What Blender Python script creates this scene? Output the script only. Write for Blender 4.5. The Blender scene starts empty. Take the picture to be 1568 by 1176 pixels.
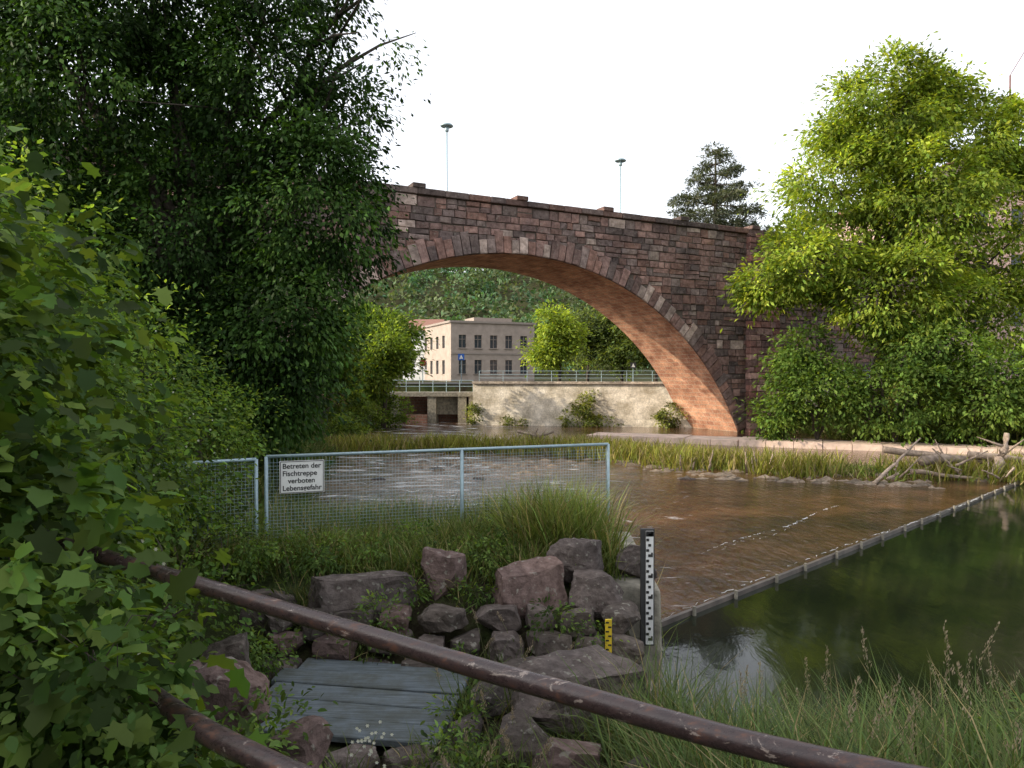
import bpy, math, random, bmesh
import numpy as np
from mathutils import Vector, noise
R=np.random.default_rng(7); random.seed(7)
S=bpy.context.scene

# ---------------------------------------------------------------- materials
def newmat(name):
    m=bpy.data.materials.new(name); m.use_nodes=True
    nt=m.node_tree; nt.nodes.clear()
    out=nt.nodes.new('ShaderNodeOutputMaterial')
    return m,nt,out
def N(nt,t,**kw):
    n=nt.nodes.new(t)
    for k,v in kw.items(): setattr(n,k,v)
    return n
def L(nt,a,b): nt.links.new(a,b)
def ramp(nt,fac,stops):
    r=N(nt,'ShaderNodeValToRGB')
    e=r.color_ramp.elements
    while len(e)<len(stops): e.new(0.5)
    for i,(p,c) in enumerate(stops):
        e[i].position=p; e[i].color=(c[0],c[1],c[2],1)
    L(nt,fac,r.inputs[0]); return r.outputs[0]
def mixc(nt,f,a,b,mode='MIX'):
    m=N(nt,'ShaderNodeMix',data_type='RGBA',blend_type=mode)
    for s,v in ((m.inputs[0],f),(m.inputs[6],a),(m.inputs[7],b)):
        if hasattr(v,'is_linked') : L(nt,v,s)
        elif isinstance(v,(int,float)): s.default_value=v
        else: s.default_value=(v[0],v[1],v[2],1)
    return m.outputs[2]
def noisetex(nt,scale,detail=6,rough=.6,vec=None,dist=0):
    n=N(nt,'ShaderNodeTexNoise'); n.inputs['Scale'].default_value=scale
    n.inputs['Detail'].default_value=detail; n.inputs['Roughness'].default_value=rough
    n.inputs['Distortion'].default_value=dist
    if vec is None:
        tc=N(nt,'ShaderNodeTexCoord'); vec=tc.outputs['Object']
    L(nt,vec,n.inputs['Vector']); return n.outputs['Fac']
def pbr(nt,out,col,rough=.8,metal=0,bump=None,bs=.3,bd=.02,spec=.5):
    p=N(nt,'ShaderNodeBsdfPrincipled')
    if hasattr(col,'is_linked'): L(nt,col,p.inputs['Base Color'])
    else: p.inputs['Base Color'].default_value=(*col,1)
    if hasattr(rough,'is_linked'): L(nt,rough,p.inputs['Roughness'])
    else: p.inputs['Roughness'].default_value=rough
    p.inputs['Metallic'].default_value=metal
    p.inputs['Specular IOR Level'].default_value=spec
    if bump is not None:
        b=N(nt,'ShaderNodeBump'); b.inputs['Strength'].default_value=bs; b.inputs['Distance'].default_value=bd
        L(nt,bump,b.inputs['Height']); L(nt,b.outputs[0],p.inputs['Normal'])
    L(nt,p.outputs[0],out.inputs[0]); return p

def leaf_material(name,trans=.35,tint=(1.5,1.5,.6),rough=.6,spec=.14):
    m,nt,out=newmat(name)
    a=N(nt,'ShaderNodeAttribute',attribute_name='Col')
    p=N(nt,'ShaderNodeBsdfPrincipled'); p.inputs['Roughness'].default_value=rough
    p.inputs['Specular IOR Level'].default_value=spec
    L(nt,a.outputs['Color'],p.inputs['Base Color'])
    t=N(nt,'ShaderNodeBsdfTranslucent')
    L(nt,mixc(nt,1.0,a.outputs['Color'],tint,'MULTIPLY'),t.inputs[0])
    mx=N(nt,'ShaderNodeMixShader'); mx.inputs[0].default_value=trans
    L(nt,p.outputs[0],mx.inputs[1]); L(nt,t.outputs[0],mx.inputs[2]); L(nt,mx.outputs[0],out.inputs[0])
    return m
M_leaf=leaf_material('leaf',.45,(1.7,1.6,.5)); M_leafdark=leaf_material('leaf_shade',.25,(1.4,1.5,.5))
M_grass=leaf_material('grass_blade',.3,(1.4,1.4,.7))

def col_stone(name,nscale=6,rough=.9,bd=.02,lichen=0.,bs=.6):
    m,nt,out=newmat(name)
    a=N(nt,'ShaderNodeAttribute',attribute_name='Col')
    n=noisetex(nt,nscale,8,.65); n2=noisetex(nt,nscale*.13,5)
    c=mixc(nt,1.0,a.outputs['Color'],ramp(nt,n,[(.28,(.45,.42,.4)),(.72,(1.4,1.4,1.4))]),'MULTIPLY')
    c=mixc(nt,1.0,c,ramp(nt,n2,[(.3,(.55,.53,.54)),(.7,(1.3,1.2,1.12))]),'MULTIPLY')
    if lichen>0:
        n3=noisetex(nt,nscale*1.7,3,.5)
        f=ramp(nt,n3,[(.62,(0,0,0)),(.68,(lichen,)*3)])
        c=mixc(nt,f,c,(.32,.31,.26))
    pbr(nt,out,c,rough,0,n,bs,bd,.2); return m
M_stone=col_stone('masonry_stone',4,.9,.07,.3,1.0)
M_rock=col_stone('boulder_rock',9,.9,.04,.5,1.0)
def simple(name,c,rough=.7,metal=0,nscale=8,var=.3,bd=.01,bs=.3):
    m,nt,out=newmat(name); n=noisetex(nt,nscale)
    cc=mixc(nt,1.0,c,ramp(nt,n,[(.25,(1-var,)*3),(.75,(1+var,)*3)]),'MULTIPLY')
    pbr(nt,out,cc,rough,metal,n,bs,bd); return m
M_mortar=simple('mortar',(.10,.08,.065),.95,0,3,.4,.03)
M_bark=simple('bark',(.06,.048,.035),.95,0,12,.5,.03,.8)
M_conc=simple('concrete',(.24,.22,.175),.9,0,6,.6,.04,.8)
M_galv=simple('galvanised_steel',(.30,.40,.44),.45,.3,20,.2)
M_dark=simple('dark_metal',(.05,.05,.05),.6,.3)
M_white=simple('white_paint',(.75,.75,.73),.5,0,6,.12)
M_black=simple('black_paint',(.02,.02,.02),.5)
M_yellow=simple('yellow_paint',(.7,.5,.03),.5)
M_red=simple('red_paint',(.5,.03,.04),.5)
M_rust=simple('crane_paint',(.16,.08,.07),.6)
M_blue=simple('blue_paint',(.03,.12,.45),.5)
M_glass=simple('window_glass',(.05,.06,.07),.12)
m,nt,out=newmat('weathered_planks')
tc=N(nt,'ShaderNodeTexCoord'); mp=N(nt,'ShaderNodeMapping'); mp.inputs['Scale'].default_value=(1.2,30,10); L(nt,tc.outputs['Object'],mp.inputs[0])
n=noisetex(nt,2,8,.6,mp.outputs[0],.5); n2=noisetex(nt,3.5,8,.7)
c=mixc(nt,ramp(nt,n2,[(.4,(0,0,0)),(.65,(.8,.8,.8))]),ramp(nt,n,[(.3,(.06,.075,.085)),(.7,(.18,.21,.23))]),(.075,.08,.065))
pbr(nt,out,c,.85,0,n,.8,.015,.25); M_plank=m
m,nt,out=newmat('worn_painted_pipe')
tc=N(nt,'ShaderNodeTexCoord'); mp=N(nt,'ShaderNodeMapping'); mp.inputs['Scale'].default_value=(.45,1,1); L(nt,tc.outputs['Object'],mp.inputs[0])
n=noisetex(nt,30,8,.7,mp.outputs[0]); n2=noisetex(nt,22,8,.7,mp.outputs[0],.8)
c=ramp(nt,n,[(.36,(.12,.055,.035)),(.45,(.055,.034,.032)),(.62,(.038,.026,.026)),(.72,(.09,.055,.04))])
fl=ramp(nt,n2,[(.60,(0,0,0)),(.64,(.8,.8,.8))]); c=mixc(nt,fl,c,(.33,.27,.23))
r_=ramp(nt,n,[(.3,(.5,.5,.5)),(.6,(.22,.22,.22))])
pbr(nt,out,c,r_,0,n,.6,.004); M_pipe=m
m,nt,out=newmat('soil_and_turf')
n=noisetex(nt,2.3,9,.7); n2=noisetex(nt,.3,5); n4=noisetex(nt,14,6,.7)
c=ramp(nt,n,[(.35,(.030,.023,.015)),(.5,(.045,.040,.022)),(.68,(.05,.075,.02))])
c=mixc(nt,ramp(nt,n2,[(.45,(0,0,0)),(.7,(.7,.7,.7))]),c,(.045,.07,.02)); c=mixc(nt,1.0,c,ramp(nt,n4,[(.3,(.5,.5,.5)),(.7,(1.5,1.5,1.5))]),'MULTIPLY')
pbr(nt,out,c,.95,0,n4,1.0,.06,.1); M_ground=m
def uvmason(name,c1,c2,mort,bw,bh,scale=1,ms=.02,stain=(.7,.7,.7)):
    m,nt,out=newmat(name)
    uv=N(nt,'ShaderNodeUVMap')
    nz=N(nt,'ShaderNodeTexNoise'); nz.inputs['Scale'].default_value=1.6; L(nt,uv.outputs[0],nz.inputs[0])
    sub=N(nt,'ShaderNodeVectorMath',operation='SCALE'); L(nt,nz.outputs['Color'],sub.inputs[0]); sub.inputs['Scale'].default_value=.16
    ad=N(nt,'ShaderNodeVectorMath',operation='ADD'); L(nt,uv.outputs[0],ad.inputs[0]); L(nt,sub.outputs[0],ad.inputs[1])
    b=N(nt,'ShaderNodeTexBrick'); b.inputs['Scale'].default_value=scale
    b.inputs['Color1'].default_value=(*c1,1); b.inputs['Color2'].default_value=(*c2,1); b.inputs['Mortar'].default_value=(*mort,1)
    b.inputs['Brick Width'].default_value=bw; b.inputs['Row Height'].default_value=bh; b.inputs['Mortar Size'].default_value=ms; b.inputs['Bias'].default_value=0
    L(nt,ad.outputs[0],b.inputs['Vector'])
    n=noisetex(nt,.9,8,.65); n2=noisetex(nt,9,5)
    c=mixc(nt,1.0,b.outputs['Color'],ramp(nt,n,[(.33,stain),(.66,(1.2,1.2,1.2))]),'MULTIPLY')
    c=mixc(nt,1.0,c,ramp(nt,n2,[(.3,(.7,.7,.7)),(.7,(1.25,1.25,1.25))]),'MULTIPLY')
    pbr(nt,out,c,.9,0,b.outputs['Fac'],-.7,.04,.2); return m
M_soffit=uvmason('soffit_sandstone',(.64,.36,.23),(.42,.21,.14),(.52,.40,.30),.72,.34,1,.026,(.55,.47,.45))
M_wallst=uvmason('quarry_stone',(.74,.68,.58),(.55,.50,.42),(.62,.57,.49),.6,.32,1,.03,(.6,.57,.5))
M_redst=uvmason('red_masonry',(.34,.17,.12),(.24,.13,.09),(.28,.23,.18),.5,.25,1,.02)
M_house=uvmason('house_stone',(.50,.36,.32),(.42,.28,.25),(.48,.42,.38),.6,.3,1,.015,(.8,.8,.8))
M_facade=simple('facade_render',(.32,.265,.225),.9,0,1.2,.2)
M_facade2=simple('facade_trim',(.26,.22,.19),.9,0,2,.12)
M_roof=simple('roof_tiles',(.22,.11,.08),.9,0,8,.3)
M_asph=simple('asphalt',(.06,.06,.06),.9,0,20,.3)
M_sill=simple('sandstone_sill',(.58,.44,.36),.8,0,2,.35,.03,.6)

# ---------------------------------------------------------------- mesh tools
def empty(name,loc=(0,0,0),rz=0):
    o=bpy.data.objects.new(name,None); S.collection.objects.link(o); o.location=loc; o.rotation_euler=(0,0,rz); return o
def link(o,parent=None):
    S.collection.objects.link(o)
    if parent: o.parent=parent
    return o
class MB:
    def __init__(s): s.v=[];s.f=[];s.c=[]
    def poly(s,pts,col=(1,1,1)):
        b=len(s.v); s.v+= [tuple(p) for p in pts]; s.f.append(tuple(range(b,b+len(pts)))); s.c+=[col]*len(pts)
    def hexa(s,p,col=(1,1,1)):
        b=len(s.v); s.v+=[tuple(q) for q in p]; s.c+=[col]*8
        for f in ((3,2,1,0),(4,5,6,7),(0,1,5,4),(1,2,6,5),(2,3,7,6),(3,0,4,7)): s.f.append(tuple(b+i for i in f))
    def box(s,c,d,rz=0,col=(1,1,1),tilt=0):
        ca,sa=math.cos(rz),math.sin(rz); P=[]
        for z in (-.5,.5):
            for x,y in ((-.5,-.5),(.5,-.5),(.5,.5),(-.5,.5)):
                X=x*d[0];Y=y*d[1]; P.append((c[0]+X*ca-Y*sa,c[1]+X*sa+Y*ca,c[2]+z*d[2]+tilt*X))
        s.hexa(P,col)
    def tube(s,pts,rad,n=8,col=(1,1,1),cap=True):
        pts=[Vector(p) for p in pts]; b0=len(s.v)
        for i,p in enumerate(pts):
            t=(pts[min(i+1,len(pts)-1)]-pts[max(i-1,0)]).normalized()
            a=t.cross(Vector((0,0,1)) if abs(t.z)<.9 else Vector((1,0,0))).normalized(); bb=t.cross(a)
            r=rad[i] if hasattr(rad,'__len__') else rad
            for k in range(n):
                an=2*math.pi*k/n; s.v.append(tuple(p+a*math.cos(an)*r+bb*math.sin(an)*r)); s.c.append(col)
        for i in range(len(pts)-1):
            for k in range(n):
                k2=(k+1)%n; s.f.append((b0+i*n+k,b0+i*n+k2,b0+(i+1)*n+k2,b0+(i+1)*n+k))
        if cap:
            s.f.append(tuple(b0+k for k in range(n))[::-1]); s.f.append(tuple(b0+(len(pts)-1)*n+k for k in range(n)))
    def done(s,name,mat,parent=None,smooth=False,uv=None):
        me=bpy.data.meshes.new(name); me.from_pydata(s.v,[],s.f); me.materials.append(mat)
        ca=me.color_attributes.new('Col','FLOAT_COLOR','POINT')
        arr=np.ones((len(s.v),4),np.float32); arr[:,:3]=np.array(s.c,np.float32); ca.data.foreach_set('color',arr.ravel())
        if uv:
            ul=me.uv_layers.new(name='UVMap')
            for lp in me.loops: ul.data[lp.index].uv=uv[lp.vertex_index]
        if smooth: me.polygons.foreach_set('use_smooth',[True]*len(me.polygons))
        me.update(); return link(bpy.data.objects.new(name,me),parent)

DIAM=(np.array([(0,0,0),(.5,.5,.06),(1,0,-.05),(.5,-.5,.06)],float),[(0,1,2,3)])
OVAL=(np.array([(0,0,0),(.3,.42,.05),(.7,.35,.03),(1,0,-.12),(.7,-.35,.03),(.3,-.42,.05),(.5,0,-.03)],float),[(0,6,2,1),(6,3,2),(0,5,4,6),(6,4,3)])
LOBE=(np.array([(0,0,0),(-.12,.30,.02),(.15,.28,.05),(.28,.56,.02),(.45,.30,.05),(.75,.34,.0),(1,0,-.16),(.75,-.34,0),(.45,-.30,.05),(.28,-.56,.02),(.15,-.28,.05),(-.12,-.30,.02),(.5,0,-.05)],float),
      [(0,12,2,1),(12,4,3,2),(12,6,5,4),(0,11,10,12),(12,10,9,8),(12,8,7,6)])
BLADE=(np.array([(0,-.5,0),(0,.5,0),(.4,.45,.03),(.4,-.45,.03),(.75,.3,.16),(.75,-.3,.16),(1,0,.38)],float),[(0,1,2,3),(3,2,4,5),(5,4,6)])
def unit(a): return a/np.maximum(np.linalg.norm(a,axis=1,keepdims=True),1e-9)
def leafobj(name,P,D,Nn,Ls,Ws,C,tpl,mat,parent=None):
    tv,tf=tpl; n=len(P); k=len(tv)
    D=unit(D); W=unit(np.cross(Nn,D)); Nn=np.cross(D,W)
    V=(P[:,None]+D[:,None]*(tv[None,:,0:1]*Ls[:,None,None])+W[:,None]*(tv[None,:,1:2]*Ws[:,None,None])+Nn[:,None]*(tv[None,:,2:3]*Ls[:,None,None])).reshape(-1,3)
    lt=np.array([len(f) for f in tf]); idx=np.concatenate([np.array(f) for f in tf])
    loops=(idx[None]+(np.arange(n)*k)[:,None]).ravel(); tot=np.tile(lt,n); st=np.concatenate([[0],np.cumsum(tot)[:-1]])
    me=bpy.data.meshes.new(name); me.vertices.add(len(V)); me.vertices.foreach_set('co',V.astype(np.float32).ravel())
    me.loops.add(len(loops)); me.loops.foreach_set('vertex_index',loops.astype(np.int32))
    me.polygons.add(len(tot)); me.polygons.foreach_set('loop_start',st.astype(np.int32))
    me.update(calc_edges=True); me.materials.append(mat)
    ca=me.color_attributes.new('Col','FLOAT_COLOR','POINT')
    cc=np.ones((n,k,4),np.float32); cc[:,:,:3]=C[:,None]; ca.data.foreach_set('color',cc.ravel())
    return link(bpy.data.objects.new(name,me),parent)
def rdir(n): return unit(R.normal(size=(n,3)))
def foliage(name,blobs,nclump,nleaf,lsize,cr,base,mat,parent=None,tpl=DIAM,shell=.55,droop=.3,asp=.6,var=.35,warm=.3,fl=.55,rj=.13):
    B=np.array([list(b)+[1]*(7-len(b)) for b in blobs],float)
    w=(B[:,3]*B[:,4]+B[:,4]*B[:,5]+B[:,3]*B[:,5])*B[:,6]; w/=w.sum()
    i=R.choice(len(B),nclump,p=w); d=rdir(nclump)
    rr=shell+(1.0-shell)*R.random(nclump)**.6; rr*=1+rj*R.normal(size=nclump)
    C=B[i,:3]+d*rr[:,None]*B[i,3:6]
    cs=cr*(.5+1.0*R.random(nclump)); cb=(1+var*R.normal(size=nclump)).clip(.4,2.0)
    j=np.repeat(np.arange(nclump),nleaf); n=len(j)
    o=R.normal(size=(n,3))*.5; o[:,2]*=fl
    P=C[j]+o*cs[j][:,None]; P[:,2]-=.25*cs[j]*(o[:,0]**2+o[:,1]**2)
    out=unit(o+.6*d[j]); D=unit(out+.7*rdir(n)-np.array([0,0,droop])); Nn=unit(rdir(n)*.8+np.array([0,0,1.])+.3*d[j])
    ls=lsize*(.6+.8*R.random(n)); 
    f=(cb[j]*(1+.25*R.normal(size=n))).clip(.3,2.4)
    col=np.array(base)[None]*f[:,None]; wm=(R.random(n)*warm+ .15*(cb[j]-1)).clip(0,1); col[:,0]*=1+wm
    return leafobj(name,P,D,Nn,ls,ls*asp,col,tpl,mat,parent)
def branches(mb,p0,tips,r0,seed=0):
    rr=random.Random(seed)
    p0=Vector(p0)
    for t in tips:
        t=Vector(t); pts=[];n=7
        for k in range(n+1):
            f=k/n; q=p0.lerp(t,f); q.z+= math.sin(f*math.pi)*.08*(t-p0).length
            q+=Vector((rr.uniform(-1,1),rr.uniform(-1,1),rr.uniform(-1,1)))*.03*(t-p0).length*(0 if k==0 else 1)
            pts.append(q)
        mb.tube(pts,[r0*(1-.85*k/n) for k in range(n+1)],6)
        for k in range(3,n):
            e=pts[k]+Vector((rr.uniform(-1,1),rr.uniform(-1,1),rr.uniform(-.3,1)))*.25*(t-p0).length
            mb.tube([pts[k],(pts[k]+e)/2+Vector((0,0,.1)),e],[r0*.3,r0*.2,r0*.06],5)
def tree(name,foot,top,rad,blobs,**kw):
    e=empty(name); mb=MB(); b=Vector(foot); t=Vector(top)
    mid=b.lerp(t,.5)+Vector((rad*.8,0,0))
    mb.tube([b-Vector((0,0,.4)),b.lerp(mid,.3),mid,t],[rad*1.35,rad,rad*.8,rad*.55],10)
    branches(mb,t,[q[:3] for q in blobs],rad*.5,len(blobs)); branches(mb,mid,[q[:3] for q in blobs[::2]],rad*.4,3)
    mb.done('trunk_and_limbs',M_bark,e,True)
    foliage('crown',blobs,parent=e,**kw); return e

# ---------------------------------------------------------------- terrain
def sm(t): t=np.clip(t,0,1); return t*t*(3-2*t)
def H(x,y):
    x=np.asarray(x,float); y=np.asarray(y,float)
    xl=np.interp(y,[-20,0,4,8,12,18,35,50,62,80],[-1.1,-1.3,-2.3,-3.6,-4.4,-5,-8.0,-10,-11,-12])
    c=np.interp(y,[-50,1.6,3.9,5,7.3,8.1,11.4,12.8,60],[2.3,2.2,1.25,.85,.80,1.45,1.55,-.7,-.7])
    r=np.interp(y,[-50,1.6,4.0,6.3,7.5,60],[2.3,2.15,1.3,0.1,-.8,-.8])
    b=c+(r-c)*sm((x-np.interp(y,[5,7.5],[1.35,1.25]))/.35)
    b=b+np.minimum(np.maximum(xl-x,0)*.85,8.)
    xr=np.interp(y,[-20,10,28,36,44,52,60],[40,40,34,27,19,18.5,18.5])
    b=b+np.minimum(np.maximum(x-xr,0)*.6,3.9)
    yw=np.where(x>-3.0,57.3-(x+2.6)*.18,62)
    t=sm((y-yw)/.6); b=b*(1-t)+np.maximum(b*.3,3.1)*t
    hill=(49+3*np.sin(x/37+1)+2*np.sin(x/13))*sm((y-160)/180)
    b=b+hill
    b=b+(.05*np.sin(x*3.1+y*1.7)*np.sin(y*2.7-x)+.03*np.sin(x*7.3)*np.sin(y*6.1+x*2))*(1-t)
    return b
xs=np.concatenate([np.linspace(-700,-42,20),np.linspace(-39,-8.2,45),np.arange(-8,6,.12),np.linspace(6.2,45,80),np.linspace(50,700,30)])
ys=np.concatenate([np.linspace(-80,-2,20),np.arange(-1.8,14,.12),np.linspace(14.3,70,150),np.linspace(73,420,80),np.linspace(450,2500,15)])
X,Y=np.meshgrid(xs,ys); Z=H(X,Y); nx,ny=len(xs),len(ys)
V=np.stack([X,Y,Z],-1).reshape(-1,3)
ii,jj=np.meshgrid(np.arange(nx-1),np.arange(ny-1)); a=(jj*nx+ii).ravel()
F=np.stack([a,a+1,a+nx+1,a+nx],1)
me=bpy.data.meshes.new('ground'); me.vertices.add(len(V)); me.vertices.foreach_set('co',V.ravel()); me.loops.add(F.size); me.loops.foreach_set('vertex_index',F.ravel().astype(np.int32))
me.polygons.add(len(F)); me.polygons.foreach_set('loop_start',np.arange(0,F.size,4,dtype=np.int32)); me.update(calc_edges=True); me.materials.append(M_ground)
me.polygons.foreach_set('use_smooth',[True]*len(F)); link(bpy.data.objects.new('ground',me))

# ---------------------------------------------------------------- water
def water(name,deep,shallow,bscale,bstr,foam):
    m,nt,out=newmat(name)
    tc=N(nt,'ShaderNodeTexCoord'); mp=N(nt,'ShaderNodeMapping'); mp.inputs['Rotation'].default_value=(0,0,math.radians(-40)); mp.inputs['Scale'].default_value=(1,.4,1)
    L(nt,tc.outputs['Object'],mp.inputs[0])
    n=noisetex(nt,bscale,6,.6,mp.outputs[0],.4); n2=noisetex(nt,.45,9,.72)
    c=ramp(nt,n2,[(.38,deep),(.5,tuple((a_+b_)/2 for a_,b_ in zip(deep,shallow))),(.62,shallow)])
    p=pbr(nt,out,c,.05,0,n,bstr,.10 if foam else .05); p.inputs['IOR'].default_value=1.36
    if foam:
        mp2=N(nt,'ShaderNodeMapping'); mp2.inputs['Rotation'].default_value=(0,0,math.radians(-15)); mp2.inputs['Scale'].default_value=(.5,1.6,1); L(nt,tc.outputs['Object'],mp2.inputs[0])
        n3=noisetex(nt,1.0,9,.72,mp2.outputs[0],.6); 
        sx=N(nt,'ShaderNodeSeparateXYZ'); L(nt,tc.outputs['Object'],sx.inputs[0])
        mr=N(nt,'ShaderNodeMapRange'); mr.inputs[1].default_value=9; mr.inputs[2].default_value=-2; mr.inputs[3].default_value=0; mr.inputs[4].default_value=.15; L(nt,sx.outputs[0],mr.inputs[0])
        ad=N(nt,'ShaderNodeMath',operation='ADD'); L(nt,n3,ad.inputs[0]); L(nt,mr.outputs[0],ad.inputs[1])
        f=ramp(nt,ad.outputs[0],[(.68,(0,0,0)),(.78,(.85,.85,.85))])
        c2=mixc(nt,f,c,(.75,.78,.78)); L(nt,c2,p.inputs['Base Color'])
        L(nt,ramp(nt,ad.outputs[0],[(.66,(.05,)*3),(.76,(.6,)*3)]),p.inputs['Roughness'])
    return m
M_river=water('shallow_river_water',(.030,.017,.009),(.125,.062,.030),5.5,.55,True)
M_pool=water('deep_pool_water',(.006,.010,.006),(.014,.018,.009),1.8,.14,False)
M_foam=simple('water_foam',(.7,.72,.72),.5,0,9,.25,.03,.6)
mb=MB(); mb.poly([(-40,10,0),(2.0,10.4,0),(2.0,11,0),(24,31.3,0),(70,31.3,0),(70,66,0),(-40,66,0)]); mb.done('river_water',M_river)
mb=MB(); mb.poly([(1.0,-8,-.07),(70,-8,-.07),(70,31.3,-.07),(24,31.3,-.07),(2.0,11,-.07),(1.0,11,-.07)]); mb.done('pool_water',M_pool)
we=empty('weir_crest'); mb=MB(); ang=math.atan2(20.3,22); Lw=math.hypot(20.3,22)
mb.box((13,21.15,-.12),(Lw,.07,.26),ang)
mb.done('crest_beam',simple('crest_metal',(.12,.10,.085),.5,.2,3,.6),we)
mb=MB()
for k in range(1,22):
    f=(k+random.uniform(-.1,.1))/22; mb.tube([(2+22*f+.05,11+20.3*f-.06,-.3),(2+22*f+.05,11+20.3*f-.06,.085)],.032,8)
mb.done('crest_posts',M_conc,we)
mb=MB(); rf=random.Random(4)
def streak(p,q,w,n=40,z=.012,dens=.8):
    prev=None
    for k in range(n+1):
        f=k/n; x=p[0]+(q[0]-p[0])*f+rf.uniform(-.04,.04); y=p[1]+(q[1]-p[1])*f+rf.uniform(-.05,.05)+.15*math.sin(f*9); ww=w*rf.uniform(0,1)*max(0.,math.sin(math.pi*f))**.4
        cur=((x,y-ww,z),(x,y+ww*.5,z))
        if prev and rf.random()<dens: mb.poly([prev[0],cur[0],cur[1],prev[1]])
        prev=cur
streak((4.1,15.6),(9.8,21.4),.05,110,.012,.7); streak((4.6,15.9),(8.0,19.2),.03,60,.012,.5); streak((2.4,11.45),(23,30.45),.035,260,.012,.55)
for k in range(18):
    x=rf.uniform(-6,3); y=rf.uniform(21,33); w_=rf.uniform(.6,2.2); streak((x,y),(x+w_,y+rf.uniform(-.1,.3)),rf.uniform(.05,.12),20,.012,.6)
mb.done('riffle_foam',M_foam)

# ---------------------------------------------------------------- bridge
BR=math.atan2(.452,.892); bridge=empty('stone_arch_bridge',(.4,41.94,0),BR)
def bw(s,l=0): return (.4+s*.892-l*.452,41.94+s*.452+l*.892)
RA=18.67; ZC=-7.72; TOP=13.72; WID=5.5
mb=MB(); K=64; ss=[-17+34*k/K for k in range(K+1)]; za=[ZC+math.sqrt(RA*RA-s*s) for s in ss]
for k in range(K):
    for yy,fl in ((0,0),(WID,1)):
        q=[(ss[k],yy,za[k]),(ss[k+1],yy,za[k+1]),(ss[k+1],yy,TOP),(ss[k],yy,TOP)]
        mb.poly(q if not fl else q[::-1])
for a,b in ((-60,-17),(17,60)):
    mb.box(((a+b)/2,WID/2,(TOP-1.5)/2),(b-a,WID,TOP+1.5))
mb.poly([(-17,0,TOP),(17,0,TOP),(17,WID,TOP),(-17,WID,TOP)])
mb.done('core',M_mortar,bridge)
mb=MB(); uv=[]; TH=math.asin(17.0/RA); K=90
for k in range(K):
    a0=-TH+2*TH*k/K; a1=-TH+2*TH*(k+1)/K; r=RA-.02
    P=[(r*math.sin(a0),-.05,ZC+r*math.cos(a0)),(r*math.sin(a1),-.05,ZC+r*math.cos(a1)),(r*math.sin(a1),WID+.05,ZC+r*math.cos(a1)),(r*math.sin(a0),WID+.05,ZC+r*math.cos(a0))]
    mb.poly(P); uv+=[(0,a0*RA),(0,a1*RA),(WID+.1,a1*RA),(WID+.1,a0*RA)]
mb.done('arch_soffit',M_soffit,bridge,False,uv)
PAL=[(.23,.155,.14),(.25,.175,.16),(.20,.145,.135),(.28,.19,.17),(.22,.18,.17),(.26,.165,.14),(.18,.145,.14),(.14,.115,.11)]
def scol(pale=.06,k=1):
    c=random.choice(PAL) if random.random()>pale else (.38,.32,.29); f=k*random.uniform(.7,1.25); return tuple(x*f for x in c)
def stone(mb,q,yf,yb,col,ins=.025):
    cx=sum(p[0] for p in q)/4; cz=sum(p[1] for p in q)/4; b=len(mb.v)
    jit=lambda:random.uniform(-.03,.03)
    for p in q: mb.v.append((p[0],yb,p[1]))
    for p in q: mb.v.append((p[0]+jit()*.4,yf+.06,p[1]+jit()*.4))
    for p in q:
        d=math.hypot(p[0]-cx,p[1]-cz); mb.v.append((p[0]+(cx-p[0])/d*ins*2+jit(),yf+jit(),p[1]+(cz-p[1])/d*ins*2+jit()))
    mb.c+=[tuple(x*.75 for x in col)]*8+[col]*4
    for r in (0,4):
        for i in range(4):
            j=(i+1)%4; mb.f.append((b+r+i,b+r+j,b+r+4+j,b+r+4+i))
    mb.f.append((b+8,b+9,b+10,b+11))
mb=MB(); z=-1.2
while z<TOP-.05:
    h=random.uniform(.36,.66); z2=min(z+h,TOP); s=-45+random.random()
    while s<46:
        l=random.uniform(.5,1.35); s2=s+l
        nxs=max(s,min(0,s2)); nxz=z
        if abs(s)>17.3 and abs(s2)>17.3 or math.hypot(nxs,nxz-ZC)>RA+.22:
            g=.016; dz=random.uniform(-.016,.016)
            cells=[(s,s2,z,z2)]
            if h>.52 and random.random()<.4: zm=z+h*random.uniform(.4,.6); cells=[(s,s2,z,zm),(s,s2,zm,z2)]
            elif l>.95 and random.random()<.3: sm_=s+l*random.uniform(.35,.65); cells=[(s,sm_,z,z2),(sm_,s2,z,z2)]
            for (u0,u1,w0,w1) in cells:
                stone(mb,[(u0+g,w0+g+dz),(u1-g,w0+g-dz),(u1-g,w1-g-dz),(u0+g,w1-g+dz)],-.03-random.random()*.09,.05,scol(.04))
        s=s2
    z=z2
mb.done('spandrel_masonry',M_stone,bridge)
mb=MB(); nv=84
for k in range(nv):
    a0=-TH+2*TH*(k+.03)/nv; a1=-TH+2*TH*(k+.97)/nv; ro=RA+random.choice([.8,1.0,1.15,1.3])
    P=[(RA*math.sin(a0),ZC+RA*math.cos(a0)),(RA*math.sin(a1),ZC+RA*math.cos(a1)),(ro*math.sin(a1),ZC+ro*math.cos(a1)),(ro*math.sin(a0),ZC+ro*math.cos(a0))]
    stone(mb,P,-.13-random.random()*.05,.3,scol(.22,1.15))
mb.done('voussoirs',M_stone,bridge)
mb=MB()
z=-1
while z<TOP:
    z2=min(z+random.uniform(.38,.5),TOP); s=17.7
    while s<20.5:
        s2=min(s+random.uniform(.5,1.1),20.6)
        if 20.6-s2<.3: s2=20.6
        stone(mb,[(s+.01,z+.01),(s2-.01,z+.01),(s2-.01,z2-.01),(s+.01,z2-.01)],-.45-random.random()*.04,0,tuple(x*y for x,y in zip(scol(.1),(1.25,1.0,.98)))); s=s2
    z=z2
mb.done('pilaster',M_stone,bridge)
mb=MB(); s=-45
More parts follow.
